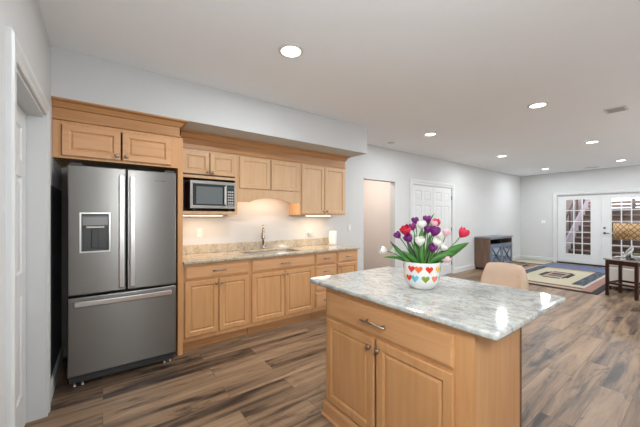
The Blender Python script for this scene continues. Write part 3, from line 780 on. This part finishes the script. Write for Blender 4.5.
# ---------------------------------------------------------------- island
IX = 1.21; t = thing('kitchen_island', 'maple kitchen island cabinet with one wide drawer above two doors', 'kitchen island', (IX+.019, 1.583, 0), -PI/2)
w = .985; dep = .47
m = M['isl']
carcass(t, w, dep, .0, .884, [(0, .04), (w-.075, w)], [(0, .14), (.835, .884), (.665, .71)], m)
drawer(t, .022, .915, .694, .845, M['isl_h'], .155)
cab_door(t, .022, .453, .128, .676, m, knob=(.430, .628)); cab_door(t, .470, .915, .128, .676, m, knob=(.494, .628))
obj('side_panel', boxes((w, w+.012, .0, dep, .0, .884)), m, t)
obj('back_panel', boxes((-.006, w+.014, dep, dep+.018, 0, .884)), M['edge'], t)
pp = [(0, 0), (.024, 0), (.024, .012), (.016, .022), (.016, .092), (.006, .108), (0, .110)]
b = bmesh.new()
A = [b.verts.new((-p, dep-.001, z)) for p, z in pp]; B = [b.verts.new((-p, -p, z)) for p, z in pp]; D = [b.verts.new((w+.012+p, -p, z)) for p, z in pp]; E_ = [b.verts.new((w+.012+p, dep-.001, z)) for p, z in pp]
for P, Q in ((A, B), (B, D), (D, E_)):
    for i in range(len(pp)-1): b.faces.new((P[i], P[i+1], Q[i+1], Q[i]))
b.faces.new(A); b.faces.new(E_)
obj('plinth_molding', b, M['isl_h'], t)
# island top
b = bmesh.new(); r = .022; poly = []
for cx, cy, a0 in ((1.186+r, .481+r, PI), (2.059-r, .481+r, 1.5*PI), (2.059-r, 1.738-r, 0), (1.186+r, 1.738-r, .5*PI)):
    for k in range(5): a = a0+k*PI/8; poly.append((cx+r*math.cos(a), cy+r*math.sin(a)))
prism(b, poly, 'Z', .8845, .915)
tag(obj('island_countertop', b, M['granite'], bevel=.012, seg=4), 'white and grey granite island countertop with rounded edges under the tulips', 'countertop')

# ---------------------------------------------------------------- stool at the island
t = thing('bar_stool', 'tan upholstered swivel stool tucked behind the island', 'stool', (2.34, .995, 0))
b = bmesh.new(); lathe(b, [(0, 0), (.175, 0), (.18, .008), (.16, .018), (.04, .03), (.03, .05), (0, .05)], 32); obj('base_plate', b, M['chrome'], t)
b = bmesh.new(); tube(b, [(0, 0, .04), (0, 0, .58)], .024, 16); obj('pedestal', b, M['chrome'], t)
b = bmesh.new(); lathe(b, [(.12, .20), (.128, .208), (.12, .216), (.112, .208), (.12, .20)], 24); box(b, -.12, .12, -.006, .006, .203, .213); obj('foot_ring', b, M['chrome'], t)
b = bmesh.new(); prism(b, [(.205*math.copysign(abs(math.cos(a))**.6, math.cos(a)), .20*math.copysign(abs(math.sin(a))**.6, math.sin(a))) for a in [2*PI*k/28 for k in range(28)]], 'Z', .58, .665)
obj('seat', b, M['fabric'], t, bevel=.02, seg=4, smooth=True)
b = bmesh.new(); nu, nv = 24, 10; G = {}
def back_pt(u, v, off):
    # u -1..1 across, v 0..1 up; shell curved around the seat
    half = .182-.022*v; ang = u*1.05
    rad = half/math.sin(1.05)
    top = .985-.02*u*u-.30*max(0, abs(u)-.70)**1.7/.25
    z = .60+v*(top-.60)
    x = .22+.05*v+ (math.cos(ang)-1)*rad*.75
    y = math.sin(ang)*rad
    n_ = Vector((math.cos(ang), math.sin(ang), 0))
    p = Vector((x, y, z))+n_*off
    return p
for s, off in ((0, -.022), (1, .022)):
    for i in range(nu+1):
        for j in range(nv+1):
            u = -1+2*i/nu; v = j/nv
            ed = min(1, (1-abs(u))/.08+.15, (1-v)/.12+.25)
            G[s, i, j] = b.verts.new(back_pt(u, v, off*max(.2, ed)))
for s in (0, 1):
    for i in range(nu):
        for j in range(nv): b.faces.new((G[s, i, j], G[s, i+1, j], G[s, i+1, j+1], G[s, i, j+1]))
for i in range(nu):
    for j in (0, nv): b.faces.new((G[0, i, j], G[0, i+1, j], G[1, i+1, j], G[1, i, j]))
for j in range(nv):
    for i in (0, nu): b.faces.new((G[0, i, j], G[0, i, j+1], G[1, i, j+1], G[1, i, j]))
obj('backrest', b, M['fabric'], t, smooth=True)
for y in (-.145, .145):
    b = bmesh.new(); lathe(b, [(0, -.006), (.006, -.004), (.008, 0), (.006, .004), (0, .006)], 10)
    p = back_pt(y/.205*.9, .80, -.024); obj('button', b, M['fabric'], t, tuple(p))

# ---------------------------------------------------------------- flower pot with hearts
PX, PY = 1.609, 1.094
def pot_r(z): # outer profile radius
    pr = [(0, .066), (.006, .074), (.02, .087), (.05, .100), (.09, .106), (.13, .109), (.165, .110)]
    for (a, ra), (c, rc) in zip(pr, pr[1:]):
        if a <= z <= c: return ra+(rc-ra)*(z-a)/(c-a)
    return .117
t = thing('flower_pot', 'white ceramic pot painted with coloured hearts on the island', 'flower pot', (PX, PY, .915))
b = bmesh.new()
lathe(b, [(0, .0), (.070, 0)]+[(pot_r(z), z) for z in (.006, .02, .035, .05, .07, .09, .11, .13, .15, .160)]+[(.109, .164), (.105, .164), (.102, .150), (.096, .06), (.064, .012), (0, .012)], 48)
HM = ['h_red', 'h_orange', 'h_coral', 'h_yellow', 'h_blue', 'h_green']
def heart(bm, ang, z, s, mi):
    pts = [(16*math.sin(q)**3/17, (13*math.cos(q)-5*math.cos(2*q)-2*math.cos(3*q)-math.cos(4*q))/17) for q in [2*PI*k/22 for k in range(22)]]
    def P(x, y, e):
        zz = z+y*s; rr = pot_r(min(.165, max(0, zz)))+e; a = ang+x*s/rr
        return (rr*math.cos(a), rr*math.sin(a), zz)
    rim = [bm.verts.new(P(x, y, .0005)) for x, y in pts]; mid = [bm.verts.new(P(x*.85, y*.85, .0022)) for x, y in pts]; inn = [bm.verts.new(P(x*.4, y*.4, .0026)) for x, y in pts]
    c = bm.verts.new(P(0, 0, .0026))
    for k in range(22):
        j = (k+1) % 22
        for f in (bm.faces.new((rim[k], rim[j], mid[j], mid[k])), bm.faces.new((mid[k], mid[j], inn[j], inn[k])), bm.faces.new((inn[k], inn[j], c))): f.material_index = mi
cam_a = math.atan2(-PY, -PX)
top = [(-.58, 1), (-.95, 5), (-.16, 2), (.42, 1), (1.02, 4), (1.6, 6), (2.2, 2), (2.8, 5), (-1.5, 3), (-2.1, 6), (-2.7, 1)]
bot = [(-.80, 1), (-.38, 5), (.22, 6), (.80, 3), (1.4, 5), (2.0, 2), (2.6, 4), (-1.5, 4), (-2.1, 6), (-2.8, 3)]
for a, mi in top:
    if a == -.95: continue
    heart(b, cam_a+a, .127, .0255, mi)
for a, mi in bot: heart(b, cam_a+a, .070, .0255, mi)
# (angles grow counter-clockwise seen from above: positive is to the right in the photo's view)
obj('pot_body', b, [M['ceramic']]+[M[h] for h in HM], t)
b = bmesh.new(); lathe(b, [(0, .140), (.05, .146), (.101, .138)], 32); obj('soil', b, M['soil'], t)

# ---------------------------------------------------------------- tulips (positions relative to pot centre: right, back, up in metres)
RT = Vector((.8026, -.5965, 0)); BK = Vector((.5965, .8026, 0)); UPV = Vector((0, 0, 1))
def rel(r, bk, up): return RT*r+BK*bk+UPV*up
SOIL = .143
def bloom_mesh(R, H, openness):
    b = bmesh.new()
    for layer, (n0, sc_, ph) in enumerate(((3, 1.0, 0), (3, .88, PI/3))):
        for p in range(3):
            a0 = ph+p*2*PI/3; nu, nv = 6, 7; V = []
            for j in range(nv+1):
                v = j/nv; row = []
                rad = R*sc_*(math.sin(min(1, v*1.25+.02)*PI/2)**.8)*(1-(.30-openness)*max(0, v-.55)**1.2*2)
                wd = 1.18*(math.sin(PI*(.10+.88*v)**.9)**.55) if v < 1 else .10
                for i in range(nu+1):
                    u = -1+2*i/nu
                    row.append(b.verts.new((rad*math.cos(a0+u*wd), rad*math.sin(a0+u*wd), H*v-.05*H*u*u*v)))
                V.append(row)
            for j in range(nv):
                for i in range(nu): f = b.faces.new((V[j][i], V[j][i+1], V[j+1][i+1], V[j+1][i])); f.smooth = True
    return b
def leaf_mesh(p0, p1, p2, width, n=14, twist=0.0):
    b = bmesh.new(); pts = arc_pts(p0, p1, p2, n); L_ = []; R_ = []; Cn = []
    for i, p in enumerate(pts):
        tn = (pts[min(i+1, n)]-pts[max(i-1, 0)]).normalized(); s = tn.cross(BK).normalized()
        if s.length < .1: s = RT.copy()
        s = (s*math.cos(twist)+tn.cross(s)*math.sin(twist)).normalized()
        nn = s.cross(tn).normalized(); q = i/n; wd = width*max(.04, math.sin(PI*min(1, .12+.88*q))**.75)*(1 if q < .98 else .3)
        Cn.append(b.verts.new(p)); L_.append(b.verts.new(p-s*wd+nn*wd*.25)); R_.append(b.verts.new(p+s*wd+nn*wd*.25))
    for i in range(n):
        for P, Q in ((L_, Cn), (Cn, R_)):
            f = b.faces.new((P[i], Q[i], Q[i+1], P[i+1])); f.smooth = True
    return b
def tulip(kind, r, bk, up, size, lean, root, label, openness=.12, leaves=(), stem_m='stemg'):
    """bloom base ends at rel(r,bk,up) minus half the bloom"""
    t = thing('tulip', label, 'tulip', (PX, PY, .915), 0, 'tulips in the heart-painted pot')
    size *= 1.13; c = rel(r, bk, up); ax = rel(*lean).normalized(); H = size*1.95
    base = c-ax*H*.5; foot = rel(root[0], root[1], SOIL)
    ctrl = base-ax*max(.05, (base-foot).length*.45)
    ctrl.z = max(ctrl.z, SOIL+.012)
    b = bmesh.new(); pts = arc_pts(foot, ctrl, base, 12); tube(b, pts, .0034, 8); obj('stem', b, M[stem_m], t)
    bl = obj('bloom', bloom_mesh(size, H, openness), M['p_'+kind], t, tuple(base))
    bl.rotation_mode = 'QUATERNION'; bl.rotation_quaternion = Vector((0, 0, 1)).rotation_difference(ax)
    sd = bl.modifiers.new('thickness', 'SOLIDIFY'); sd.thickness = .0012
    for (p0, p1, p2, wd, tw, mm) in leaves:
        l = obj('leaf', leaf_mesh(rel(*p0), rel(*p1), rel(*p2), wd, twist=tw), M[mm], t)
        s2 = l.modifiers.new('thickness', 'SOLIDIFY'); s2.thickness = .0014
# pixel scale at the pot ~ 6.3 mm; pot centre x=420.5, height up = (287.5-y)*6.3mm
def px(x, y): return ((x-420.5)*.0063, (287-y)*.0063)
def T(kind, x, y, size, bk, lean, root, label, openness=.12, leaves=(), k=1):
    r, u = px(x, y); f = 1+bk/1.84
    u = .441+ (u-.441)*f if True else u
    tulip(kind, r*f, bk, u, size, lean, root, label, openness, leaves)
T('red', 460.8, 233.3, .030, -.02, (.55, -.1, .75), (.03, 0), 'large red tulip standing out at the far right of the bouquet', .16,
  leaves=[((.04, -.02, SOIL), (.12, -.05, .20), (.275, -.05, .285), .036, .15, 'leaf'), ((.03, -.05, SOIL), (.08, -.08, .22), (.17, -.08, .215), .020, .1, 'leaf')])
T('red', 404.5, 231.2, .030, -.01, (-.4, -.3, .6), (-.03, .0), 'red tulip at the left of the bouquet above a purple one', .25, leaves=[((-.02, -.02, SOIL), (-.06, -.02, .20), (-.10, .0, .315), .016, .3, 'leafd'),
  ((-.05, 0, SOIL), (-.11, 0, .19), (-.20, .0, .290), .016, .2, 'leafd')])
T('red', 437.6, 223.5, .026, .06, (.35, .3, .8), (.02, .04), 'red tulip at the top right, behind the purple blooms')
T('purple', 397.8, 235.5, .022, .02, (-.6, 0, .7), (-.04, .02), 'small purple tulip at the left tip of the bouquet')
T('purple', 405.5, 238.6, .026, -.035, (-.5, -.2, .6), (-.03, -.02), 'purple tulip just below the left red tulip', leaves=[((-.05, -.03, SOIL), (-.10, -.04, .17), (-.185, -.04, .262), .015, .1, 'leaf')])
T('plum', 412.8, 227.0, .023, .03, (-.3, .1, .9), (-.02, .03), 'plum-pink tulip between the left red tulip and the top white tulip')
T('purple', 417.2, 220.8, .022, .06, (-.1, .1, 1), (-.01, .04), 'purple tulip at the top behind the upper white tulip')
T('purple', 427.5, 219.6, .025, .03, (.05, .0, 1), (.0, .02), 'tallest purple tulip at the top centre', leaves=[((.0, .0, SOIL), (-.02, -.02, .26), (.005, .0, .375), .024, .1, 'leaf'), ((.02, .05, SOIL), (.03, .08, .36), (.112, .08, .465), .013, .3, 'leaf')])
T('purple', 425.6, 229.5, .023, -.02, (.0, -.1, 1), (.0, -.01), 'purple tulip in the middle below the tallest one')
T('purple', 431.9, 231.6, .030, -.03, (.2, -.2, .9), (.01, -.02), 'large dark purple tulip right of the middle', leaves=[((.03, .0, SOIL), (.05, .0, .25), (.06, .02, .33), .018, .2, 'leaf')])
T('purple', 427.5, 248.2, .025, -.07, (.1, -.5, .8), (.02, -.05), 'lowest purple tulip at the front centre', leaves=[((-.005, -.055, SOIL), (-.03, -.06, .22), (.004, -.05, .33), .018, .0, 'leaf')])
T('white', 420.8, 225.4, .027, .0, (-.1, -.1, 1), (-.01, .01), 'upper white tulip at the top of the bouquet', leaves=[((-.01, -.03, SOIL), (-.04, -.02, .24), (-.045, .0, .345), .018, .3, 'leaf')])
T('white', 415.3, 241.6, .028, -.06, (-.1, -.3, 1), (-.02, -.04), 'white tulip at the front left below the purple ones', leaves=[((-.03, -.05, SOIL), (-.08, -.07, .20), (-.135, -.05, .235), .014, .0, 'leaf')])
T('white', 432.4, 243.4, .026, -.06, (.2, -.3, 1), (.02, -.04), 'white tulip at the front right of centre', leaves=[((.03, -.04, SOIL), (.05, -.05, .22), (.085, -.03, .30), .016, .2, 'leafd')])
T('white', 438.8, 247.4, .024, -.06, (.5, -.3, .8), (.03, -.04), 'white tulip under the large green leaf on the right', leaves=[((.05, -.01, SOIL), (.09, .02, .19), (.16, .02, .235), .015, .2, 'leafd')])
T('white', 383.5, 250.2, .023, .02, (-1, 0, .25), (-.07, .0), 'white tulip drooping furthest out to the left', leaves=[((-.07, .01, SOIL), (-.13, 0, .20), (-.245, -.01, .188), .011, .1, 'leaf')])
T('white', 395.6, 250.6, .023, .03, (-.8, .1, .5), (-.06, .02), 'white tulip at the left beside the drooping one')
T('white', 442.5, 236.5, .024, .09, (.3, .3, .9), (.04, .05), 'white tulip at the back right between the red ones')
T('pink', 433.5, 224.6, .022, .02, (.2, .1, 1), (.01, .03), 'pale pink tulip at the top beside the rear red tulip')
T('pink', 450.3, 233.4, .024, .10, (.4, .3, .8), (.05, .05), 'pale pink tulip at the back right near the large red tulip')
T('pink', 441.5, 258.3, .026, -.05, (.9, -.3, .3), (.05, -.04), 'pale pink tulip hanging low over the right rim of the pot')

# ---------------------------------------------------------------- media console with fireplace front
t = thing('media_console', 'brown media console with a grey top and X-braced glass doors', 'console', (7.80, 3.333, 0))
w, dp, h = 1.34, .39, .84
obj('side_panel', boxes((0, .03, .012, dp, .05, h-.035)), M['consolewood'], t)
obj('side_panel', boxes((w-.03, w, .012, dp, .05, h-.035)), M['consolewood'], t)
obj('carcass', boxes((.03, w-.03, .03, dp, .05, .10), (.03, w-.03, dp-.02, dp, .10, h-.035), (.03, w-.03, .03, dp-.02, .625, .645), (w/2-.012, w/2+.012, .03, dp-.02, .645, h-.035)), M['black'], t)
obj('tabletop', boxes((-.015, w+.015, -.01, dp, h-.035, h)), M['consoletop'], t, bevel=.004)
obj('face_frame', boxes((0, w, 0, .012, .05, .085), (0, w, 0, .012, .62, .66), (0, w, 0, .012, h-.06, h-.035), (0, .03, 0, .012, .085, .62), (w-.03, w, 0, .012, .085, .62)), M['console_front'], t)
for k in range(2):
    x0 = .033+k*(w-.066)/2; x1 = x0+(w-.066)/2-.004
    d = obj('door', boxes((x0, x0+.045, -.006, .012, .09, .615), (x1-.045, x1, -.006, .012, .09, .615), (x0+.045, x1-.045, -.006, .012, .09, .135), (x0+.045, x1-.045, -.006, .012, .57, .615)), M['console_front'], t)
    g = boxes((x0+.045, x1-.045, .006, .010, .135, .57)); obj('glass_pane', g, M['console_glass'], d)
    b = bmesh.new(); a0, a1, z0, z1 = x0+.045, x1-.045, .135, .57
    for (p, q) in (((a0, z0), (a1, z1)), ((a0, z1), (a1, z0))):
        dv = Vector((q[0]-p[0], 0, q[1]-p[1])).normalized(); nrm = Vector((-dv.z, 0, dv.x))*.012
        prism(b, [(p[0]+nrm.x, p[1]+nrm.z), (p[0]-nrm.x, p[1]-nrm.z), (q[0]-nrm.x, q[1]-nrm.z), (q[0]+nrm.x, q[1]+nrm.z)], 'Y', -.004, .005)
    obj('cross_brace', b, M['grille'], d)
for x, y in ((.02, .03), (w-.07, .03), (.02, dp-.06), (w-.07, dp-.06)): obj('foot', boxes((x, x+.05, y, y+.04, 0, .05)), M['black'], t)

# ---------------------------------------------------------------- rugs
RC = [mat('rug_'+n, srgb(*c), .95, noise=.12, nscale=60) for n, c in (('black', (38, 34, 36)), ('tan', (166, 140, 118)), ('cream', (182, 174, 150)), ('grey', (92, 98, 108)), ('white', (176, 174, 168)), ('rose', (150, 112, 100)), ('blue', (96, 108, 140)), ('darkbrown', (78, 62, 54)))]
def rug(name, label, x0, x1, y0, y1, cell, fn, th=.012):
    b = bmesh.new(); nx, ny = round((x1-x0)/cell), round((y1-y0)/cell)
    V = [[b.verts.new((x0+(x1-x0)*i/nx, y0+(y1-y0)*j/ny, th)) for j in range(ny+1)] for i in range(nx+1)]
    for i in range(nx):
        for j in range(ny):
            f = b.faces.new((V[i][j], V[i+1][j], V[i+1][j+1], V[i][j+1])); f.material_index = fn((x0+(x1-x0)*(i+.5)/nx), (y0+(y1-y0)*(j+.5)/ny))
    bo = [v for v in [V[i][0] for i in range(nx+1)]+[V[nx][j] for j in range(1, ny+1)]+[V[i][ny] for i in range(nx-1, -1, -1)]+[V[0][j] for j in range(ny-1, 0, -1)]]
    lo = [b.verts.new((v.co.x, v.co.y, .0005)) for v in bo]
    for k in range(len(bo)):
        j = (k+1) % len(bo); b.faces.new((bo[k], lo[k], lo[j], bo[j]))
    b.faces.new(lo)
    return tag(obj(name, b, RC), label, 'rug')
def main_rug(x, y):
    dn, dr, dl = x-6.90, y-1.20, 3.15-y
    df = 9.62-x
    # long centre: cream field
    if 7.50 < x < 9.30 and 1.68 < y < 2.62:
        u, v = (x-8.48)/.50, (y-2.17)/.27
        if abs(u) < 1 and abs(v) < 1:
            if abs(u)+abs(v) > 1.55: return 2
            if abs(u) > .80 or abs(v) > .70: return 0
            if abs(abs(u)-.35) < .14 and abs(v) < .45: return 0
            if abs(u) < .12 and abs(v) < .4: return 3
            return 1
        return 2
    s = min(dr, dl)
    if dn < .10: return 0
    if s < .10: return 0
    if dn < .26 and s > .26: return 1
    if dn < .33 and s > .26: return 7
    if dn < .60 and s > .32: return 1 if dn < .42 else 2
    if s < .24: return 5
    if s < .29: return 4
    if s < .48: return 3 if (int(x/.07)+int(y/.07)) % 2 else 0
    return 2 if df > .2 else 1
rug('area_rug', 'large rug with a cream centre and nested dark, tan and rose borders', 6.90, 9.62, 1.20, 3.15, .05, main_rug)
rug('door_mat', 'slate blue striped mat in front of the glazed double doors', 9.66, 10.62, 1.45, 2.82, .04, lambda x, y: 3 if int((x-9.66)/.12) % 3 == 1 else 6, .010)  # thin blue striped sheet on the floor before the doors
rug('small_mat', 'narrow beige mat with a dark border along the far wall', 9.95, 10.80, 2.86, 3.66, .03, lambda x, y: 7 if (x > 10.74 or x < 10.01) else 2, .010)

# ---------------------------------------------------------------- end table, lamp, bowl, ottoman
ang = math.radians(-15)
t = thing('end_table', 'dark mahogany end table with a lower stretcher at the right edge', 'side table', (7.17, .865, 0), ang)
hw, hd = .215, .195
obj('tabletop', boxes((-hw-.03, hw+.03, -hd-.035, hd+.035, .615, .64)), mat('table_top_gloss', srgb(150, 145, 140), .08, spec=1.0, coat=1.0), t, bevel=.006)  # pale reflected sheen mixed into the colour of the top
obj('apron', boxes((-hw, hw, -hd, -hd+.02, .54, .615), (-hw, hw, hd-.02, hd, .54, .615), (-hw, -hw+.02, -hd+.02, hd-.02, .54, .615), (hw-.02, hw, -hd+.02, hd-.02, .54, .615)), M['darkwood'], t)
for sx in (-1, 1):
    for sy in (-1, 1):
        b = bmesh.new(); s = .021; x, y = sx*(hw-.01), sy*(hd-.01)
        prism(b, [(x-s, y-s), (x+s, y-s), (x+s, y+s), (x-s, y+s)], 'Z', 0, .6145); obj('leg', b, M['darkwood'], t, bevel=.004)
for sy in (-1, 1): obj('stretcher', boxes((-hw+.015, hw-.015, sy*(hd-.01)-.01, sy*(hd-.01)+.01, .20, .235)), M['darkwood'], t)
for sx in (-1, 1): obj('stretcher', boxes((sx*(hw-.01)-.01, sx*(hw-.01)+.01, -hd+.015, hd-.015, .20, .235)), M['darkwood'], t)
t = thing('table_lamp', 'table lamp with a tan diamond-patterned drum shade and sculpted silver base', 'lamp', (7.20, .845, .64))
b = bmesh.new(); lathe(b, [(0, 0), (.07, 0), (.07, .012), (.03, .02), (.012, .03), (.009, .10)], 24); tube(b, [(0, 0, .09), (0, 0, .40)], .007, 10); obj('base', b, M['bronze'], t)
b = bmesh.new()
for s, ph in ((1, 0), (-1, 1.4)):
    tube(b, [(.05*math.cos(ph+q*4.2)*(1-q*.55), .05*math.sin(ph+q*4.2)*(1-q*.55), .02+q*.21) for q in [k/14 for k in range(15)]], [.022-.010*k/14 for k in range(15)], 10)
obj('sculpture', b, M['silver'], t)
b = bmesh.new(); lathe(b, [(.198, .335), (.204, .335), (.204, .605), (.198, .605), (.198, .335)], 48); obj('lamp_shade', b, M['shade'], t, smooth=False)
b = bmesh.new()
for a in (0, 2*PI/3, 4*PI/3): tube(b, [(0, 0, .59), (.199*math.cos(a), .199*math.sin(a), .60)], .002, 6)
tube(b, [(0, 0, .38), (0, 0, .595)], .004, 8); obj('harp', b, M['bronze'], t)
t = thing('decorative_bowl', 'pale oval bowl filled with moss on the end table', 'bowl', (7.07, .72, .64))
b = bmesh.new(); lathe(b, [(0, 0), (.045, 0), (.05, .008), (.085, .045), (.098, .075), (.092, .075), (.078, .046), (.04, .014), (0, .012)], 28); obj('bowl_body', b, M['silver'], t)
b = bmesh.new(); bmesh.ops.create_icosphere(b, subdivisions=3, radius=.078)
for v in b.verts: v.co = Vector((v.co.x, v.co.y, v.co.z*.42+.068))*(1); v.co += Vector((random.uniform(-.004, .004), random.uniform(-.004, .004), random.uniform(-.006, .006)))
obj('moss', b, M['moss'], t)
t = thing('silver_figurine', 'small silver-white figurine standing left of the lamp on the end table', 'figurine', (7.05, .905, .64))
b = bmesh.new(); tube(b, [(-.04, 0, .02), (-.02, .0, .06), (.02, 0, .075), (.045, .01, .05), (.05, .01, .015)], [.018, .024, .022, .018, .012], 12); tube(b, [(-.02, 0, .06), (-.03, 0, .10), (-.045, 0, .125)], [.016, .014, .012], 10); obj('figure_body', b, M['silver'], t)
obj('figure_base', boxes((-.07, .07, -.03, .03, 0, .012)), M['silver'], t, bevel=.003)
t = thing('upholstered_ottoman', 'cream upholstered ottoman partly hidden behind the end table', 'ottoman', (7.62, .30, 0))
obj('ottoman_body', boxes((0, .85, 0, .92, .06, .42)), M['cream'], t, bevel=.03, seg=4)
obj('cushion', boxes((.005, .845, .005, .915, .42, .56)), M['cream'], t, bevel=.04, seg=4)
for x in (.05, .80):
    for y in (.05, .87): obj('foot', boxes((x-.025, x+.025, y-.025, y+.025, 0, .06)), M['darkwood'], t)
